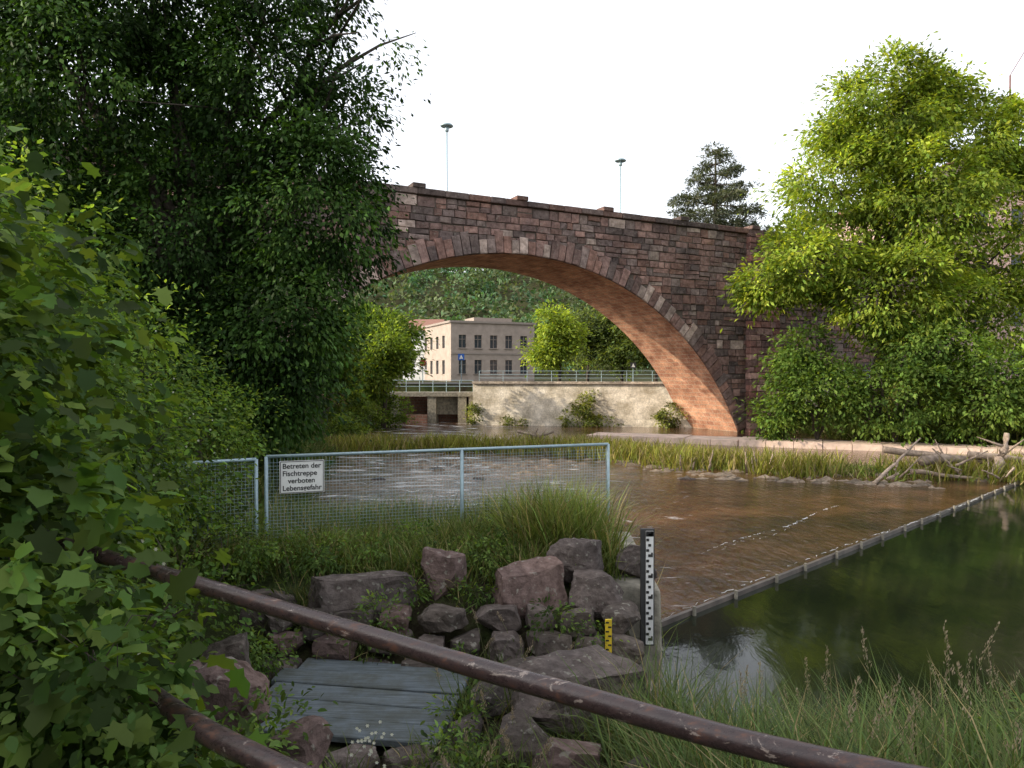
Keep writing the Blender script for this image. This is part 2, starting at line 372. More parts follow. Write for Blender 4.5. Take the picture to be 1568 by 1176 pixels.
while s<46:
    l=random.uniform(.9,1.6); mb.box((s+l/2,.12+random.uniform(-.02,.02),TOP+.17),(l-.02,.75,.34+random.uniform(-.02,.02)),0,scol(0,.7))
    mb.box((s+l/2,WID-.12,TOP+.17),(l-.015,.75,.34),0,scol(0,.7)); s+=l
for s in (-24,-18,-12.2,-6.2,.1,6.1,12.1,18.4,24.4,30.5,36):
    mb.box((s,.10,TOP+.45),(.75,.85,.26),0,scol(0,.65))
o=mb.done('coping',M_stone,bridge); bv=o.modifiers.new('b','BEVEL'); bv.width=.03; bv.segments=1

for (s,l,top) in ((-2.46,5.1,19.8),(10.8,5.1,19.4)):
    X0,Y0=bw(s,l)
    e=empty('street_lamp',(X0,Y0,0)); mb=MB()
    mb.tube([(0,0,TOP),(0,0,TOP+1.2),(0,0,top-.55)],[.08,.055,.045],8)
    mb.done('pole',M_galv,e,True); mb=MB()
    mb.tube([(0,0,top-.6),(0,0,top-.55),(0,0,top-.25)],[.05,.12,.14],12)
    mb.tube([(0,0,top-.25),(0,0,top-.21),(0,0,top-.12),(0,0,top-.02)],[.38,.42,.34,.08],18)
    mb.done('lantern',M_galv,e,True)

# ---------------------------------------------------------------- walls helper with windows
def facade(mb,gl,o,d,nrm,xb,zb,wins,depth=.25):
    o=Vector(o); d=Vector(d); nrm=Vector(nrm); up=Vector((0,0,1))
    for i in range(len(xb)-1):
        for j in range(len(zb)-1):
            A=o+d*xb[i]+up*zb[j]; B=o+d*xb[i+1]+up*zb[j]; C=o+d*xb[i+1]+up*zb[j+1]; D=o+d*xb[i]+up*zb[j+1]
            if (i,j) in wins:
                k=-nrm*depth; a,b,c,e=A+k,B+k,C+k,D+k
                for q in ((A,B,b,a),(B,C,c,b),(C,D,e,c),(D,A,a,e)): mb.poly(q)
                gl.poly([a,b,c,e])
            else: mb.poly([A,B,C,D])
uvxy=lambda mb,d=(1,0,0):[(v[0]*d[0]+v[1]*d[1],v[2]) for v in mb.v]
ob=empty('office_building'); mb=MB(); gl=MB()
dF=Vector((.92,.392,0)); nF=Vector((.392,-.92,0)); O=Vector((-8.5,100,2.9)); Lf=12.8; Hh=8.4
xb=[0]; 
for k in range(5): c=1.7+k*2.35; xb+=[c-.55,c+.55]
xb.append(Lf); zb=[0,1.2,3.2,4.9,6.7,Hh]
wins={(2*k+1,j) for k in range(5) for j in (1,3)}
facade(mb,gl,O,dF,nF,xb,zb,wins)
dS=Vector((-.392,.92,0)); Ls=15
O2=O+dS*Ls; facade(mb,gl,O2,-dS,-dF,[0,2,3.2,5,6.2,8,9.2,11,12.2,Ls],zb,{(1,1),(3,1),(5,1),(7,1),(1,3),(3,3),(5,3),(7,3)})
P=[O,O+dF*Lf,O+dF*Lf+dS*Ls,O+dS*Ls]
mb.poly([p+Vector((0,0,Hh)) for p in P]); mb.poly([P[1],P[2],P[2]+Vector((0,0,Hh)),P[1]+Vector((0,0,Hh))])
mb.done('walls',M_facade,ob); gl.done('window_glass',M_glass,ob)
mb=MB(); rz=math.atan2(.392,.92)
for k in range(5):
    for zz in (2.2,5.8):
        c=O+dF*(1.7+k*2.35)+Vector((0,0,zz))-nF*.18
        mb.box(c,(.07,.08,1.9),rz); mb.box(c+Vector((0,0,.3)),(1.1,.08,.06),rz)
        mb.box(c+nF*.22-Vector((0,0,1.0)),(1.4,.25,.1),rz)
c=O+dF*Lf/2+Vector((0,0,Hh+.12)); mb.box(c,(Lf+.4,.5,.3),rz); c=O+dS*Ls/2+Vector((0,0,Hh+.12)); mb.box(c,(.5,Ls+.2,.3),rz)
c=O+dF*Lf/2+nF*.04+Vector((0,0,4.1)); mb.box(c,(Lf,.12,.25),rz)
mb.done('trim',M_facade2,ob)
mb=MB(); c=O+dF*7.5+dS*5+Vector((0,0,Hh+.5)); mb.box(c,(6,4,1.1),rz); mb.done('roof_penthouse',M_facade2,ob)
lb=empty('white_building'); mb=MB(); gl=MB()
facade(mb,gl,(-17,112,2.9),(1,0,0),(0,-1,0),[0,1,2.2,3.4,4.6,6],[0,2,4,5,7,8],{(1,1),(3,1),(1,3),(3,3)}); mb.box((-14,117,6.9),(5.9,9.6,8)); mb.done('walls',M_white,lb); gl.done('glass',M_glass,lb)
mb=MB(); mb.hexa([(-17.4,111.6,10.95),(-10.6,111.6,10.95),(-10.6,122,10.95),(-17.4,122,10.95),(-17,116.5,13),(-11,116.5,13),(-11,117,13),(-17,117,13)]); mb.done('roof',M_roof,lb)
hb=empty('stone_house'); mb=MB(); gl=MB()
xb=[0]; 
for k in range(6): xb+=[1.6+k*3,2.8+k*3]
xb.append(19); zb=[0,2,4,6,8,10,12,14,16,17]
facade(mb,gl,(31,60,2),(1,0,0),(0,-1,0),xb,zb,{(2*k+1,j) for k in range(6) for j in (1,3,5,7)})
mb.poly([(31,60,19),(50,60,19),(40.5,60,23)]); mb.poly([(31,72,2),(31,60,2),(31,60,19),(31,72,19)]); mb.poly([(50,60,2),(50,72,2),(50,72,19),(50,60,19)]); 
mb.done('walls',M_house,hb,False,[(v[0]+v[1],v[2]) for v in mb.v]); gl.done('glass',M_glass,hb)
mb=MB(); mb.hexa([(30.5,59.5,18.8),(40.5,59.5,23.1),(40.5,72.5,23.1),(30.5,72.5,18.8),(30.5,59.5,19.1),(40.5,59.5,23.4),(40.5,72.5,23.4),(30.5,72.5,19.1)])
mb.hexa([(40.5,59.5,23.1),(50.5,59.5,18.8),(50.5,72.5,18.8),(40.5,72.5,23.1),(40.5,59.5,23.4),(50.5,59.5,19.1),(50.5,72.5,19.1),(40.5,72.5,23.4)])
mb.done('roof',M_roof,hb)
cr_=empty('construction_crane'); mb=MB()
a=Vector((48.3,70,33)); b=Vector((57,72,46))
for off in ((0,0,0),(.1,.1,.12)):
    mb.tube([a+Vector(off),b+Vector(off)],.035,5)
for k in range(30):
    f=k/30; mb.tube([a.lerp(b,f),a.lerp(b,f+.02)+Vector((.1,.1,.12))],.015,4)
mb.tube([(48.3,70,3),(48.3,70,33)],.08,6); mb.done('jib_and_mast',M_rust,cr_)

ew=empty('embankment_wall'); mb=MB(); uv=[]
def wl(x): return 57-(x+2.6)*.18
n_=40
for k in range(n_):
    xa=-3.1+33.1*k/n_; xb_=-3.1+33.1*(k+1)/n_; zt=3.25
    mb.poly([(xa,wl(xa)-.5,-.8),(xb_,wl(xb_)-.5,-.8),(xb_,wl(xb_),zt),(xa,wl(xa),zt)]); uv+=[(xa,-.8),(xb_,-.8),(xb_,zt),(xa,zt)]
mb.poly([(-3.1,wl(-3.1)-.5,-.8),(-3.1,wl(-3.1),3.25),(-3.1,63,3.25),(-3.1,63,-.8)]); uv+=[(0,0),(0,4),(5,4),(5,0)]
mb.done('masonry',M_wallst,ew,False,uv)
mb=MB(); az=math.atan(-.18)
for k in range(26):
    x=-2.5+k*1.27; mb.box((x,wl(x)+.1,3.34),(1.26,.6,.18),az,(.5,.46,.4))
mb.done('coping',M_stone,ew)
rg=empty('promenade_railing'); mb=MB()
for k in range(17):
    x=-2.6+k*1.9; mb.tube([(x,wl(x)+.15,3.4),(x,wl(x)+.15,4.25)],.025,6)
for zz in (3.7,3.97,4.25): mb.tube([(-2.6,wl(-2.6)+.15,zz),(28,wl(28)+.15,zz)],.02,6)
mb.done('rails',M_galv,rg)
mb=MB(); mb.poly([(-60,66,3.16),(60,60,3.16),(60,72,3.16),(-60,80,3.16)]); mb.done('road',M_asph)
sl=empty('sluice_weir'); mb=MB()
mb.box((-7.5,60,2.35),(9,2.2,.35)); 
for x in (-12,-9.6,-6.6,-4.1,-3.3): mb.box((x,60,.8),(.7 if x<-4 else .5,2.0,2.8))
mb.box((-5.3,60.1,1.5),(1.9,.3,1.7))
mb.done('deck_and_piers',M_conc,sl)
mb=MB(); mb.box((-8,61.4,1.0),(10,.3,3.0)); mb.box((-7.8,58.7,.2),(1.7,.3,1.0)); mb.done('red_back_wall',M_redst,sl,False,uvxy(mb))
mb=MB(); 
for k in range(9): mb.tube([(-12+k*1.1,59.1,2.5),(-12+k*1.1,59.1,3.5)],.03,6)
for zz in (3.0,3.5): mb.tube([(-12,59.1,zz),(-3.2,59.1,zz)],.025,6)
mb.done('rails',M_galv,sl)
lw=MB(); lw.box((-16,52,.9),(9,.8,3.2),.5); lw.done('red_quay_wall',M_redst,None,False,uvxy(lw))
def roadsign(name,x,y,h,shape,mat,w=.5):
    e=empty(name,(x,y,3.15)); mb=MB(); mb.tube([(0,0,0),(0,0,h)],.04,8); mb.done('post',M_galv,e)
    mb=MB()
    if shape=='round': mb.tube([(0,-.05,h-.1),(0,-.09,h-.1)],w/2,20)
    else: mb.box((0,-.07,h-.1),(w,.04,w))
    mb.done('plate',mat,e)
    mb=MB()
    if shape=='round': mb.box((0,-.1,h-.1),(w*.6,.02,w*.15))
    else: mb.hexa([(-w*.3,-.1,h-.1-w*.3),(w*.3,-.1,h-.1-w*.3),(w*.3,-.095,h-.1-w*.3),(-w*.3,-.095,h-.1-w*.3),(-.02,-.1,h-.1+w*.3),(.02,-.1,h-.1+w*.3),(.02,-.095,h-.1+w*.3),(-.02,-.095,h-.1+w*.3)])
    mb.done('symbol',M_white,e)
roadsign('no_entry_sign',-8.2,66,2.0,'round',M_red,.6); roadsign('pedestrian_crossing_sign',-4.8,68,2.6,'sq',M_blue,.6)
roadsign('parking_sign',10.2,60.5,1.7,'sq',M_dark,.5)

def strip(name,pts,w,zt,mat,zb=-.5,jit=.0):
    mb=MB()
    for k in range(len(pts)-1):
        p,q=Vector((*pts[k],0)),Vector((*pts[k+1],0)); nn=max(1,int((q-p).length/1.4)); t=(q-p).normalized()
        for i in range(nn):
            c=p.lerp(q,(i+.5)/nn); j=random.uniform(-jit,jit)
            mb.box((c.x,c.y,(zt+zb)/2+j),((q-p).length/nn-.03,w*(1+j),zt-zb),math.atan2(t.y,t.x))
    return mb.done(name,mat)
strip('weir_sill',[(5,44.6),(13,40.8),(30,33.5)],2.4,.32,M_sill,-.5,.03)
BAR=[(-9.5,37.5),(-5,38),(-1,37.5),(4,36.5),(6.6,32.5),(10,30),(16.4,28),(23,27.5),(30,29)]
def along(n,w,pts=BAR):
    P=np.array(pts,float); seg=np.diff(P,axis=0); l=np.hypot(seg[:,0],seg[:,1]); i=R.choice(len(l),n,p=l/l.sum()); f=R.random(n)
    q=P[i]+seg[i]*f[:,None]; nn=np.stack([-seg[i,1],seg[i,0]],1)/l[i][:,None]
    return q+nn*(R.normal(size=n)*w)[:,None]
mb=MB()
for q in np.concatenate([along(260,.8),np.stack([R.normal(0,2.6,130)-1.5,R.normal(0,1.4,130)+31.5],1),along(160,.5,[(4,34.5),(8,27.5),(15,25.5)])]):
    r=random.uniform(.12,.5); b=len(mb.v); g=random.uniform(.12,.28)
    mb.v+=[(q[0]+r*math.cos(k*.785)*random.uniform(.8,1.2)*1.6,q[1]+r*math.sin(k*.785)*random.uniform(.8,1.2),-.1) for k in range(8)]; mb.c+=[(g,g*.85,g*.65)]*9; mb.v.append((q[0],q[1],random.uniform(.02,.12)))
    for k in range(8): mb.f.append((b+k,b+(k+1)%8,b+8))
mb.done('gravel_bar',M_rock,None,True)

# ---------------------------------------------------------------- grass helper
def grass(name,xy,zf,h,w,base,lean=.35,mat=M_grass,var=.3,tpl=BLADE,dry=.08,parent=None):
    z=zf(xy[:,0],xy[:,1]) if callable(zf) else np.full(len(xy),zf)
    ok=z>-.25; xy=xy[ok]; z=z[ok]; n=len(xy)
    P=np.stack([xy[:,0],xy[:,1],z-.03],1); D=unit(np.stack([R.normal(size=n)*lean,R.normal(size=n)*lean,np.ones(n)],1))
    Nn=unit(np.stack([D[:,0]+R.normal(size=n)*.3,D[:,1]+R.normal(size=n)*.3,np.zeros(n)+.01],1))
    ls=h*(.45+.8*R.random(n)); f=(1+var*R.normal(size=n)).clip(.4,1.9); C=np.array(base)[None]*f[:,None]
    C[:,0]*=1+.4*R.random(n); dr=R.random(n)<dry; C[dr]=np.array([.30,.24,.12])*f[dr][:,None]
    return leafobj(name,P,D,Nn,ls,w*(.6+.8*R.random(n)),C,tpl,mat,parent)
def clumpxy(n,k,x0,x1,y0,y1,s):
    c=np.stack([R.uniform(x0,x1,k),R.uniform(y0,y1,k)],1); return c[R.integers(0,k,n)]+R.normal(size=(n,2))*s
q=along(110,.8); xy=q[R.integers(0,110,16000)]+R.normal(size=(16000,2))*np.array([.55,.4])
grass('river_reeds',xy,.0,.85,.045,(.17,.21,.04),.22,dry=.22)
xy=along(8000,.8); grass('river_bar_grass',xy,.0,.45,.05,(.12,.18,.04),.4,dry=.15)
xy=clumpxy(24000,200,-3.8,1.5,8.5,11.6,.18); xy=xy[(xy[:,0]<1.6)&(xy[:,1]>8.3)]
grass('terrace_grass',xy,H,.50,.012,(.10,.16,.04),.34,dry=.14)
xy=clumpxy(3000,9,.1,1.4,9.0,10.2,.16); grass('tall_grass_tuft',xy,H,.95,.014,(.14,.21,.055),.28,dry=.15)
xy=clumpxy(5500,70,-2.9,1.2,3.6,8.3,.12); xy=xy[~((xy[:,0]>-2.4)&(xy[:,0]<-.5)&(xy[:,1]>5.5)&(xy[:,1]<7.3))]; grass('gully_grass',xy,H,.38,.010,(.08,.13,.035),.42)
xy=clumpxy(22000,240,1.0,6.2,2.6,6.2,.2); xy=xy[(xy[:,1]>2.0)]
grass('bank_grass',xy,H,.82,.010,(.085,.145,.045),.36,dry=.12)
xy=clumpxy(6000,80,-1.2,4.0,2.0,3.2,.15); xy=xy[xy[:,1]>1.85]; grass('verge_grass',xy,H,.38,.007,(.08,.13,.04),.5)
n=20000; yy=R.uniform(8,36,n); xx=np.interp(yy,[8,12,18,36],[-4.0,-4.9,-5.9,-8.9])-R.random(n)**1.5*5+.3
grass('bank_undergrowth',np.stack([xx,yy],1),H,.6,.03,(.06,.10,.025),.5)
n=9000; yy=R.uniform(30,52,n); xx=np.interp(yy,[28,36,44,52],[35,28,20,19.5])+R.random(n)**1.3*8
grass('far_bank_grass',np.stack([xx,yy],1),H,.8,.07,(.10,.15,.03),.5)

# ---------------------------------------------------------------- trees
big=[(-4.15,15,7.4,1.7,1.5,1.8),(-5.4,15.5,9.9,2.0,1.8,1.8),(-7.2,15,6.9,1.9,1.7,1.9),(-4.7,14.5,5,1.4,1.3,1.2),(-9,14.5,9.9,2.1,1.8,1.9),(-9.9,14,6.6,2.1,1.8,1.8),
     (-6.6,14,4.2,1.7,1.4,1.3),(-4.6,14.5,3.5,.9,.9,.8),(-7.6,15,12,2.0,1.8,1.5),(-3.5,15,9.2,1.0,1,1.3,.45),(-3.0,15,10.7,.8,.8,.9,.2),(-5,15,12,1.6,1.4,1.2,.7),(-3.4,15,12,.6,.6,.6,.15),(-10.5,14.5,12,1.8,1.5,1.6)]
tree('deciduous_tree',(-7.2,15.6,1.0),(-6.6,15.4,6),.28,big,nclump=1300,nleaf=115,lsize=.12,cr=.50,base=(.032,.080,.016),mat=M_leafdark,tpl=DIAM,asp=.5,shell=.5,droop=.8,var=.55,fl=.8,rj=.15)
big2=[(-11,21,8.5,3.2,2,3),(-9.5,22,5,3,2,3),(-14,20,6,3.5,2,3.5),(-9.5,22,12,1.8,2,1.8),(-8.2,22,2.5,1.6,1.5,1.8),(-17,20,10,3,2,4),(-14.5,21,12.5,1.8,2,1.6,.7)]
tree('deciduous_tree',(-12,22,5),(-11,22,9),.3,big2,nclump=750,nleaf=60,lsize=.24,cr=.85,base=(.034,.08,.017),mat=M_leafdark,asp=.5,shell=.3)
rt=[(21.8,42,19.3,3.8,3.6,3.0),(25.8,43,17.6,3.8,3.6,3.6,.85),(18.4,41.5,15,2.6,2.6,2.8),(23,40,13.8,3.6,3.2,3.2,.85),(28.5,42,12.5,3.2,3.2,3.8,.6),(16.4,40.5,10.2,2.8,2.7,2.2),(21,39.5,8.6,3.2,2.8,2.6),
    (27,40,7.5,3.6,2.8,2.8,.7),(24.6,43,21.0,1.9,1.9,1.3),(30.5,43,17.6,2.6,2.6,3.0),(14.4,40.5,9.2,1.6,1.6,1.3),(19.4,41.5,17.6,1.6,1.6,1.6),(31,41,9,2.5,2.3,2.6,.6)]
tree('ash_tree',(21.5,43,1.5),(22,42.5,10),.45,rt,nclump=760,nleaf=130,lsize=.30,cr=1.0,base=(.15,.25,.04),mat=M_leaf,asp=.42,shell=.62,droop=.5,var=.42,warm=.45,fl=.6,rj=.14)
rb=[(17,39.5,3.0,2.4,2,2.4),(20.5,38,3.0,2.8,2,2.1),(24.5,37,3.2,2.8,2,2.5),(28.5,36,3.6,2.8,2.2,2.6),(16,40.5,5.2,1.5,1.6,2.0),(32,35,3.8,3.2,2.5,2.8),(22,38.5,5.3,2.4,2,1.8),(14.9,40.3,1.6,1.3,1.2,1.4)]
e=empty('riverbank_shrubs'); foliage('shrub_foliage',rb,520,95,.24,.8,(.085,.165,.035),M_leaf,e,DIAM,.5,.5,.5,.45,.35,.6,.15)
mb=MB()
for b in rb: branches(mb,(b[0],b[1]+.5,max(.3,b[2]-3)),[(b[0]+dx,b[1],b[2]+1) for dx in (-1.2,0,1.2)],.09,int(b[0]))
mb.done('shrub_stems',M_bark,e)
e=empty('pine_tree'); mb=MB(); mb.tube([(24,85,3),(24,85,18),(24,85,30.5)],[.5,.35,.08],8)
bl=[]; rr=random.Random(3)
for k in range(11):
    z=30.0-k*1.2; w=1.5+k*.6 if k<7 else 5.6
    for a in range(5):
        an=a*1.256+k*.7; L_=w*rr.uniform(.65,1.25); tip=(24+L_*math.cos(an),85+L_*math.sin(an),z-.15*L_+rr.uniform(0,.9))
        mb.tube([(24,85,z),tip],[.1,.03],5); bl.append((24+.75*L_*math.cos(an),85+.75*L_*math.sin(an),tip[2],.33*L_+.3,.33*L_+.3,.3))
mb.done('trunk_and_limbs',M_bark,e)
foliage('needles',bl,650,45,.45,.6,(.075,.10,.07),M_leafdark,e,DIAM,.3,.1,.22,.35,.3,.4)
def smalltree(name,x,y,z0,h,w,col,nc=160,ls=.38,mat=M_leaf):
    rr=random.Random(int(x*10)); bl=[(x+rr.uniform(-.3,.3)*w,y+rr.uniform(-.3,.3)*w,z0+h*rr.uniform(.35,.85),w*.33,w*.33,h*.2) for _ in range(8)]
    return tree(name,(x,y,z0),(x,y,z0+h*.5),.18,bl,nclump=nc,nleaf=50,lsize=ls,cr=.9,base=col,mat=mat,asp=.5,shell=.4)
smalltree('linden_tree',4.9,75,3,8.2,5.2,(.16,.25,.04))
smalltree('linden_tree',8.8,84,3,8.5,6,(.09,.14,.05)); smalltree('linden_tree',12.5,82,3,9,6,(.10,.16,.05)); smalltree('linden_tree',16,80,3,9,6,(.08,.13,.04))
smalltree('maple_tree',-11.5,64,2.5,7.5,5,(.08,.15,.03)); smalltree('maple_tree',-9.3,52,.5,7.4,3.6,(.11,.19,.035),150,.3); smalltree('maple_tree',-15,70,3,8,6,(.06,.12,.025)); smalltree('maple_tree',-13,47,2,7,5,(.06,.11,.025),200,.35)
nt_=1500; tx=R.uniform(-190,170,nt_); ty=R.uniform(165,352,nt_)
d=rdir(nt_*50).reshape(nt_,50,3); d[:,:,2]=np.abs(d[:,:,2])*1.3-.3; sz=R.uniform(3,5.5,nt_)
P=np.stack([tx,ty,H(tx,ty)+3],1)[:,None]+d*sz[:,None,None]*R.uniform(.75,1.1,(nt_,50,1)); P=P.reshape(-1,3); n=len(P)
cb=np.repeat(R.uniform(.6,1.4,nt_),50); yl=np.repeat(R.uniform(.8,1.5,nt_),50)
C=np.array([.075,.13,.065])[None]*(cb*R.uniform(.7,1.3,n))[:,None]; C[:,0]*=yl
ls=R.uniform(1.0,1.9,n); leafobj('forest',P,unit(d.reshape(-1,3)+.8*rdir(n)),unit(d.reshape(-1,3)+np.array([0,0,.7])+.4*rdir(n)),ls,ls*.7,C,DIAM,M_leafdark)
bl=[(4.8,55.2,.6,1.0,.4,1.2),(5.6,55.0,1.5,1.2,.4,1.1),(7,54.7,.4,2.0,.5,.5),(11.8,53.8,1.0,.9,.5,1.4),(-2.8,57,.8,.6,.6,1.2),(0,56,.2,1.5,.4,.3)]
e=empty('ivy_plant'); foliage('ivy_leaves',bl,150,40,.18,.4,(.15,.21,.06),M_leaf,e,DIAM,.4,.3,.6)
bl=[(-8.8,53,1.2,1.5,1,1.1),(-10.5,50,1,1.8,1,1.4),(-10,42,.6,1.4,1,.9),(-12,58,2,1.5,1,1),(-10.2,45,1.6,1.4,1.2,1.7),(-9.5,40,.8,.9,.8,.9)]
e=empty('left_shore_bush'); foliage('bush_leaves',bl,230,55,.18,.5,(.10,.17,.035),M_leaf,e,DIAM,.4,.3,.6)
e=empty('hedge_maple_bush')
bl=[(-1.95,2.5,3.2,.50,.5,.7),(-2.5,3.0,4.0,.65,.7,.75),(-1.75,2.2,2.4,.45,.45,.6),(-3.2,4.2,4.1,.9,.9,1.1),(-2.35,3.4,3.0,.5,.7,.8),(-1.36,2.3,2.95,.22,.2,.30,1.8),(-1.25,2.2,2.5,.24,.2,.3,1.8),(-1.25,2.15,2.2,.28,.3,.3,.8)]
foliage('lobed_leaves',bl,480,16,.088,.26,(.075,.155,.035),M_leaf,e,LOBE,.35,.6,.95,.45,.45,.8)
foliage('small_leaves',bl,380,40,.040,.20,(.070,.14,.035),M_leaf,e,OVAL,.4,.4,.7,.45)
mb=MB()
for b in bl: branches(mb,(b[0]-.2,b[1]+.1,2.0),[(b[0]+dx,b[1]+dx*.3,b[2]+.1) for dx in (-.2,0,.1)],.008,int(b[1]*9))
mb.done('stems',M_bark,e)
e=empty('bank_bush')
bl=[(-3.9,5.5,3.5,1.0,1,1.1),(-4.0,7.2,2.9,1.0,1,1.0),(-4.8,8.5,3.7,1.2,1.1,1.2),(-4.3,9.0,2.4,.7,.7,.7),(-5.2,11.5,3.0,1.2,1.2,1.0),(-6.5,10,4.8,1.3,1.2,1.2),(-2.9,5.2,2.0,.45,.6,.55),(-3.1,6.8,1.8,.4,.6,.5),(-5.3,7,4.8,1.2,1,1.2),(-7.5,13,3.4,1.6,1,1.2)]
foliage('bush_leaves',bl,1000,55,.06,.32,(.08,.165,.035),M_leaf,e,OVAL,.45,.4,.65,.5,.45,.7)
mb=MB()
for b in bl: branches(mb,(b[0]-.3,b[1]+.2,b[2]-1.3),[(b[0]+dx,b[1],b[2]+.4) for dx in (-.5,0,.5)],.025,int(b[1]*9))
mb.done('stems',M_bark,e)
e=empty('nettle_weeds')
bl=[(-1.3,3.1,1.9,.35,.4,.4),(-1.5,4.0,1.7,.35,.4,.35),(-2.4,8.6,1.8,.7,.4,.3),(-1.3,9,1.75,.6,.4,.28),(-.3,8.8,1.7,.5,.3,.28),(1.9,4.6,1.0,.5,.5,.45),(2.4,5.2,.6,.6,.5,.45),(2.9,4.2,1.4,.6,.5,.4),(3.8,4.6,1.4,.7,.5,.5),(.45,7.5,1.35,.2,.12,.2),(.78,7.25,1.25,.12,.12,.25),(-1.4,7.5,1.3,.35,.15,.25),(2.3,3.3,1.7,.5,.4,.35),(-.3,4.6,1.3,.4,.3,.25),(-3.2,8.4,1.9,.5,.4,.4),(.1,9.6,1.8,.6,.4,.3),(-.3,7.2,1.0,.3,.15,.2),(-2.5,7.0,1.2,.3,.3,.3),(-.4,5.9,1.0,.15,.4,.2),(-.35,8.0,1.5,.2,.15,.2),(-1.1,7.9,1.5,.15,.1,.25)]
foliage('weed_leaves',bl,680,34,.05,.18,(.085,.16,.04),M_leaf,e,OVAL,.3,.4,.5,.4)
e=empty('seedhead_grass'); mb=MB(); P=[];rr=random.Random(5)
for k in range(125):
    x=rr.uniform(1.3,5.6) if k<100 else rr.uniform(-.6,1.0); y=rr.uniform(2.7,5.0) if k<100 else rr.uniform(3,8); zb_=float(H(x,y)); h=rr.uniform(.6,1.35) if k<100 else rr.uniform(.4,.7); lx=rr.uniform(-.25,.3); ly=rr.uniform(-.1,.1)
    if zb_<-.1: continue
    pts=[Vector((x+lx*f*f,y+ly*f*f,zb_+h*f)) for f in (0,.3,.6,.85,1)]
    mb.tube(pts,[.003,.0028,.002,.0016,.001],4,(.18,.2,.09))
    for i in range(60):
        f=rr.uniform(.78,1.0); p=Vector((x+lx*f*f,y+ly*f*f,zb_+h*f)); w=.022*(1.05-f)*4
        P.append((p.x+rr.gauss(0,w*.5),p.y+rr.gauss(0,w*.5),p.z+rr.gauss(0,.01)))
mb.done('stems',M_grass,e)
P=np.array(P); n=len(P); leafobj('seed_heads',P,unit(rdir(n)*.5+np.array([.2,0,1.])),rdir(n),R.uniform(.014,.028,n),R.uniform(.004,.008,n),np.array([.34,.27,.21])[None]*R.uniform(.7,1.3,n)[:,None],DIAM,M_grass,e)
e=empty('white_flowers'); P=[]
for (x,y,z,s,nn) in ((-.85,4.2,1.75,.1,26),(-.72,4.0,1.6,.1,20),(-1.5,3.0,2.6,.3,10),(-2.3,3.6,3.0,.5,25),(-3.9,7.6,3.2,.9,60),(-1.3,2.4,2.4,.25,8)):
    for k in range(nn):
        c=np.array([x,y,z])+R.normal(size=3)*s*.5
        for j in range(6): P.append((*c,j))
P=np.array(P); n=len(P); an=P[:,3]*math.pi/3
leafobj('petals',P[:,:3],np.stack([np.cos(an),-.3+0*an,np.sin(an)],1),np.tile([0.,-1,.2],(n,1)),np.full(n,.013),np.full(n,.007),np.full((n,3),.7),DIAM,M_grass,e)

# ---------------------------------------------------------------- rocks
def rock(name,c,d,rz=0,col=(.15,.13,.12),seed=0,sub=4,parent=None):
    bm=bmesh.new(); bmesh.ops.create_icosphere(bm,subdivisions=sub,radius=1); rr=random.Random(seed)
    pl=[(Vector((rr.gauss(0,1),rr.gauss(0,1),rr.gauss(0,1))).normalized(),rr.uniform(.5,.72)) for _ in range(9)]+[(Vector((rr.uniform(-.2,.2),rr.uniform(-.2,.2),1)).normalized(),.56),(Vector((rr.uniform(-.3,.3),-1,rr.uniform(-.1,.3))).normalized(),.55),(Vector((1,rr.uniform(-.3,.3),.1)).normalized(),.66),(Vector((-1,rr.uniform(-.3,.3),.1)).normalized(),.66)]
    so=Vector((seed*3.1,seed*1.7,0)); ca,sa=math.cos(rz),math.sin(rz)
    for v in bm.verts:
        p=v.co.copy()
        for nn,dd in pl:
            k=p.dot(nn)-dd
            if k>0: p-=nn*k
        p+=v.co*(noise.noise(p*1.6+so)*.09+noise.noise(p*5+so)*.05+noise.noise(p*14+so)*.025)
        x,y,z=p.x*d[0]*.74,p.y*d[1]*.74,p.z*d[2]*.82
        v.co=(c[0]+x*ca-y*sa,c[1]+x*sa+y*ca,c[2]+z)
    me=bpy.data.meshes.new(name); bm.to_mesh(me); bm.free(); me.materials.append(M_rock)
    ca_=me.color_attributes.new('Col','FLOAT_COLOR','POINT'); ca_.data.foreach_set('color',np.tile([*col,1],(len(me.vertices),1)).astype(np.float32).ravel())
    return link(bpy.data.objects.new(name,me),parent)
g=(.13,.115,.11); pk=(.16,.12,.112); dk=(.095,.085,.078)
rocks=[(-1.67,8,1.42,.85,.5,.42,g),(-.78,8.2,1.62,.40,.35,.42,pk),(.19,8.0,1.48,.62,.4,.50,pk),(.74,8.35,1.76,.46,.35,.38,g),(.95,8.0,1.52,.46,.3,.30,g),(1.5,8.75,1.64,.38,.35,.30,g),
 (.62,6.3,1.10,1.0,.6,.46,g),(-1.75,4.5,1.85,.36,.33,.36,pk),(-1.35,4.15,1.66,.36,.3,.28,pk),(-.95,3.9,1.42,.46,.33,.30,g),(.4,5.2,1.05,.42,.35,.27,pk),(.1,5.6,1.0,.35,.3,.25,dk),
 (-2.7,7.9,1.25,.5,.35,.42,dk),(-.5,5.0,.95,.35,.3,.2,dk),(-.2,6.5,.9,.3,.4,.24,dk),(.05,6.95,.95,.4,.25,.25,dk),
 (.9,4.6,1.2,.38,.3,.27,dk),(-.1,4.3,1.25,.42,.3,.22,g),(1.2,6.9,.70,.45,.4,.45,g),(-2.5,5.4,1.45,.4,.5,.4,pk),(-2.55,6.3,1.3,.35,.45,.4,dk),(2.2,2.4,1.88,.6,.4,.2,g),
 (-.75,5.5,.86,.32,.25,.22,dk),(-1.25,5.55,.84,.35,.25,.2,g),(-1.8,5.6,.9,.35,.25,.22,dk),(-.42,6.0,.88,.22,.3,.2,g)]
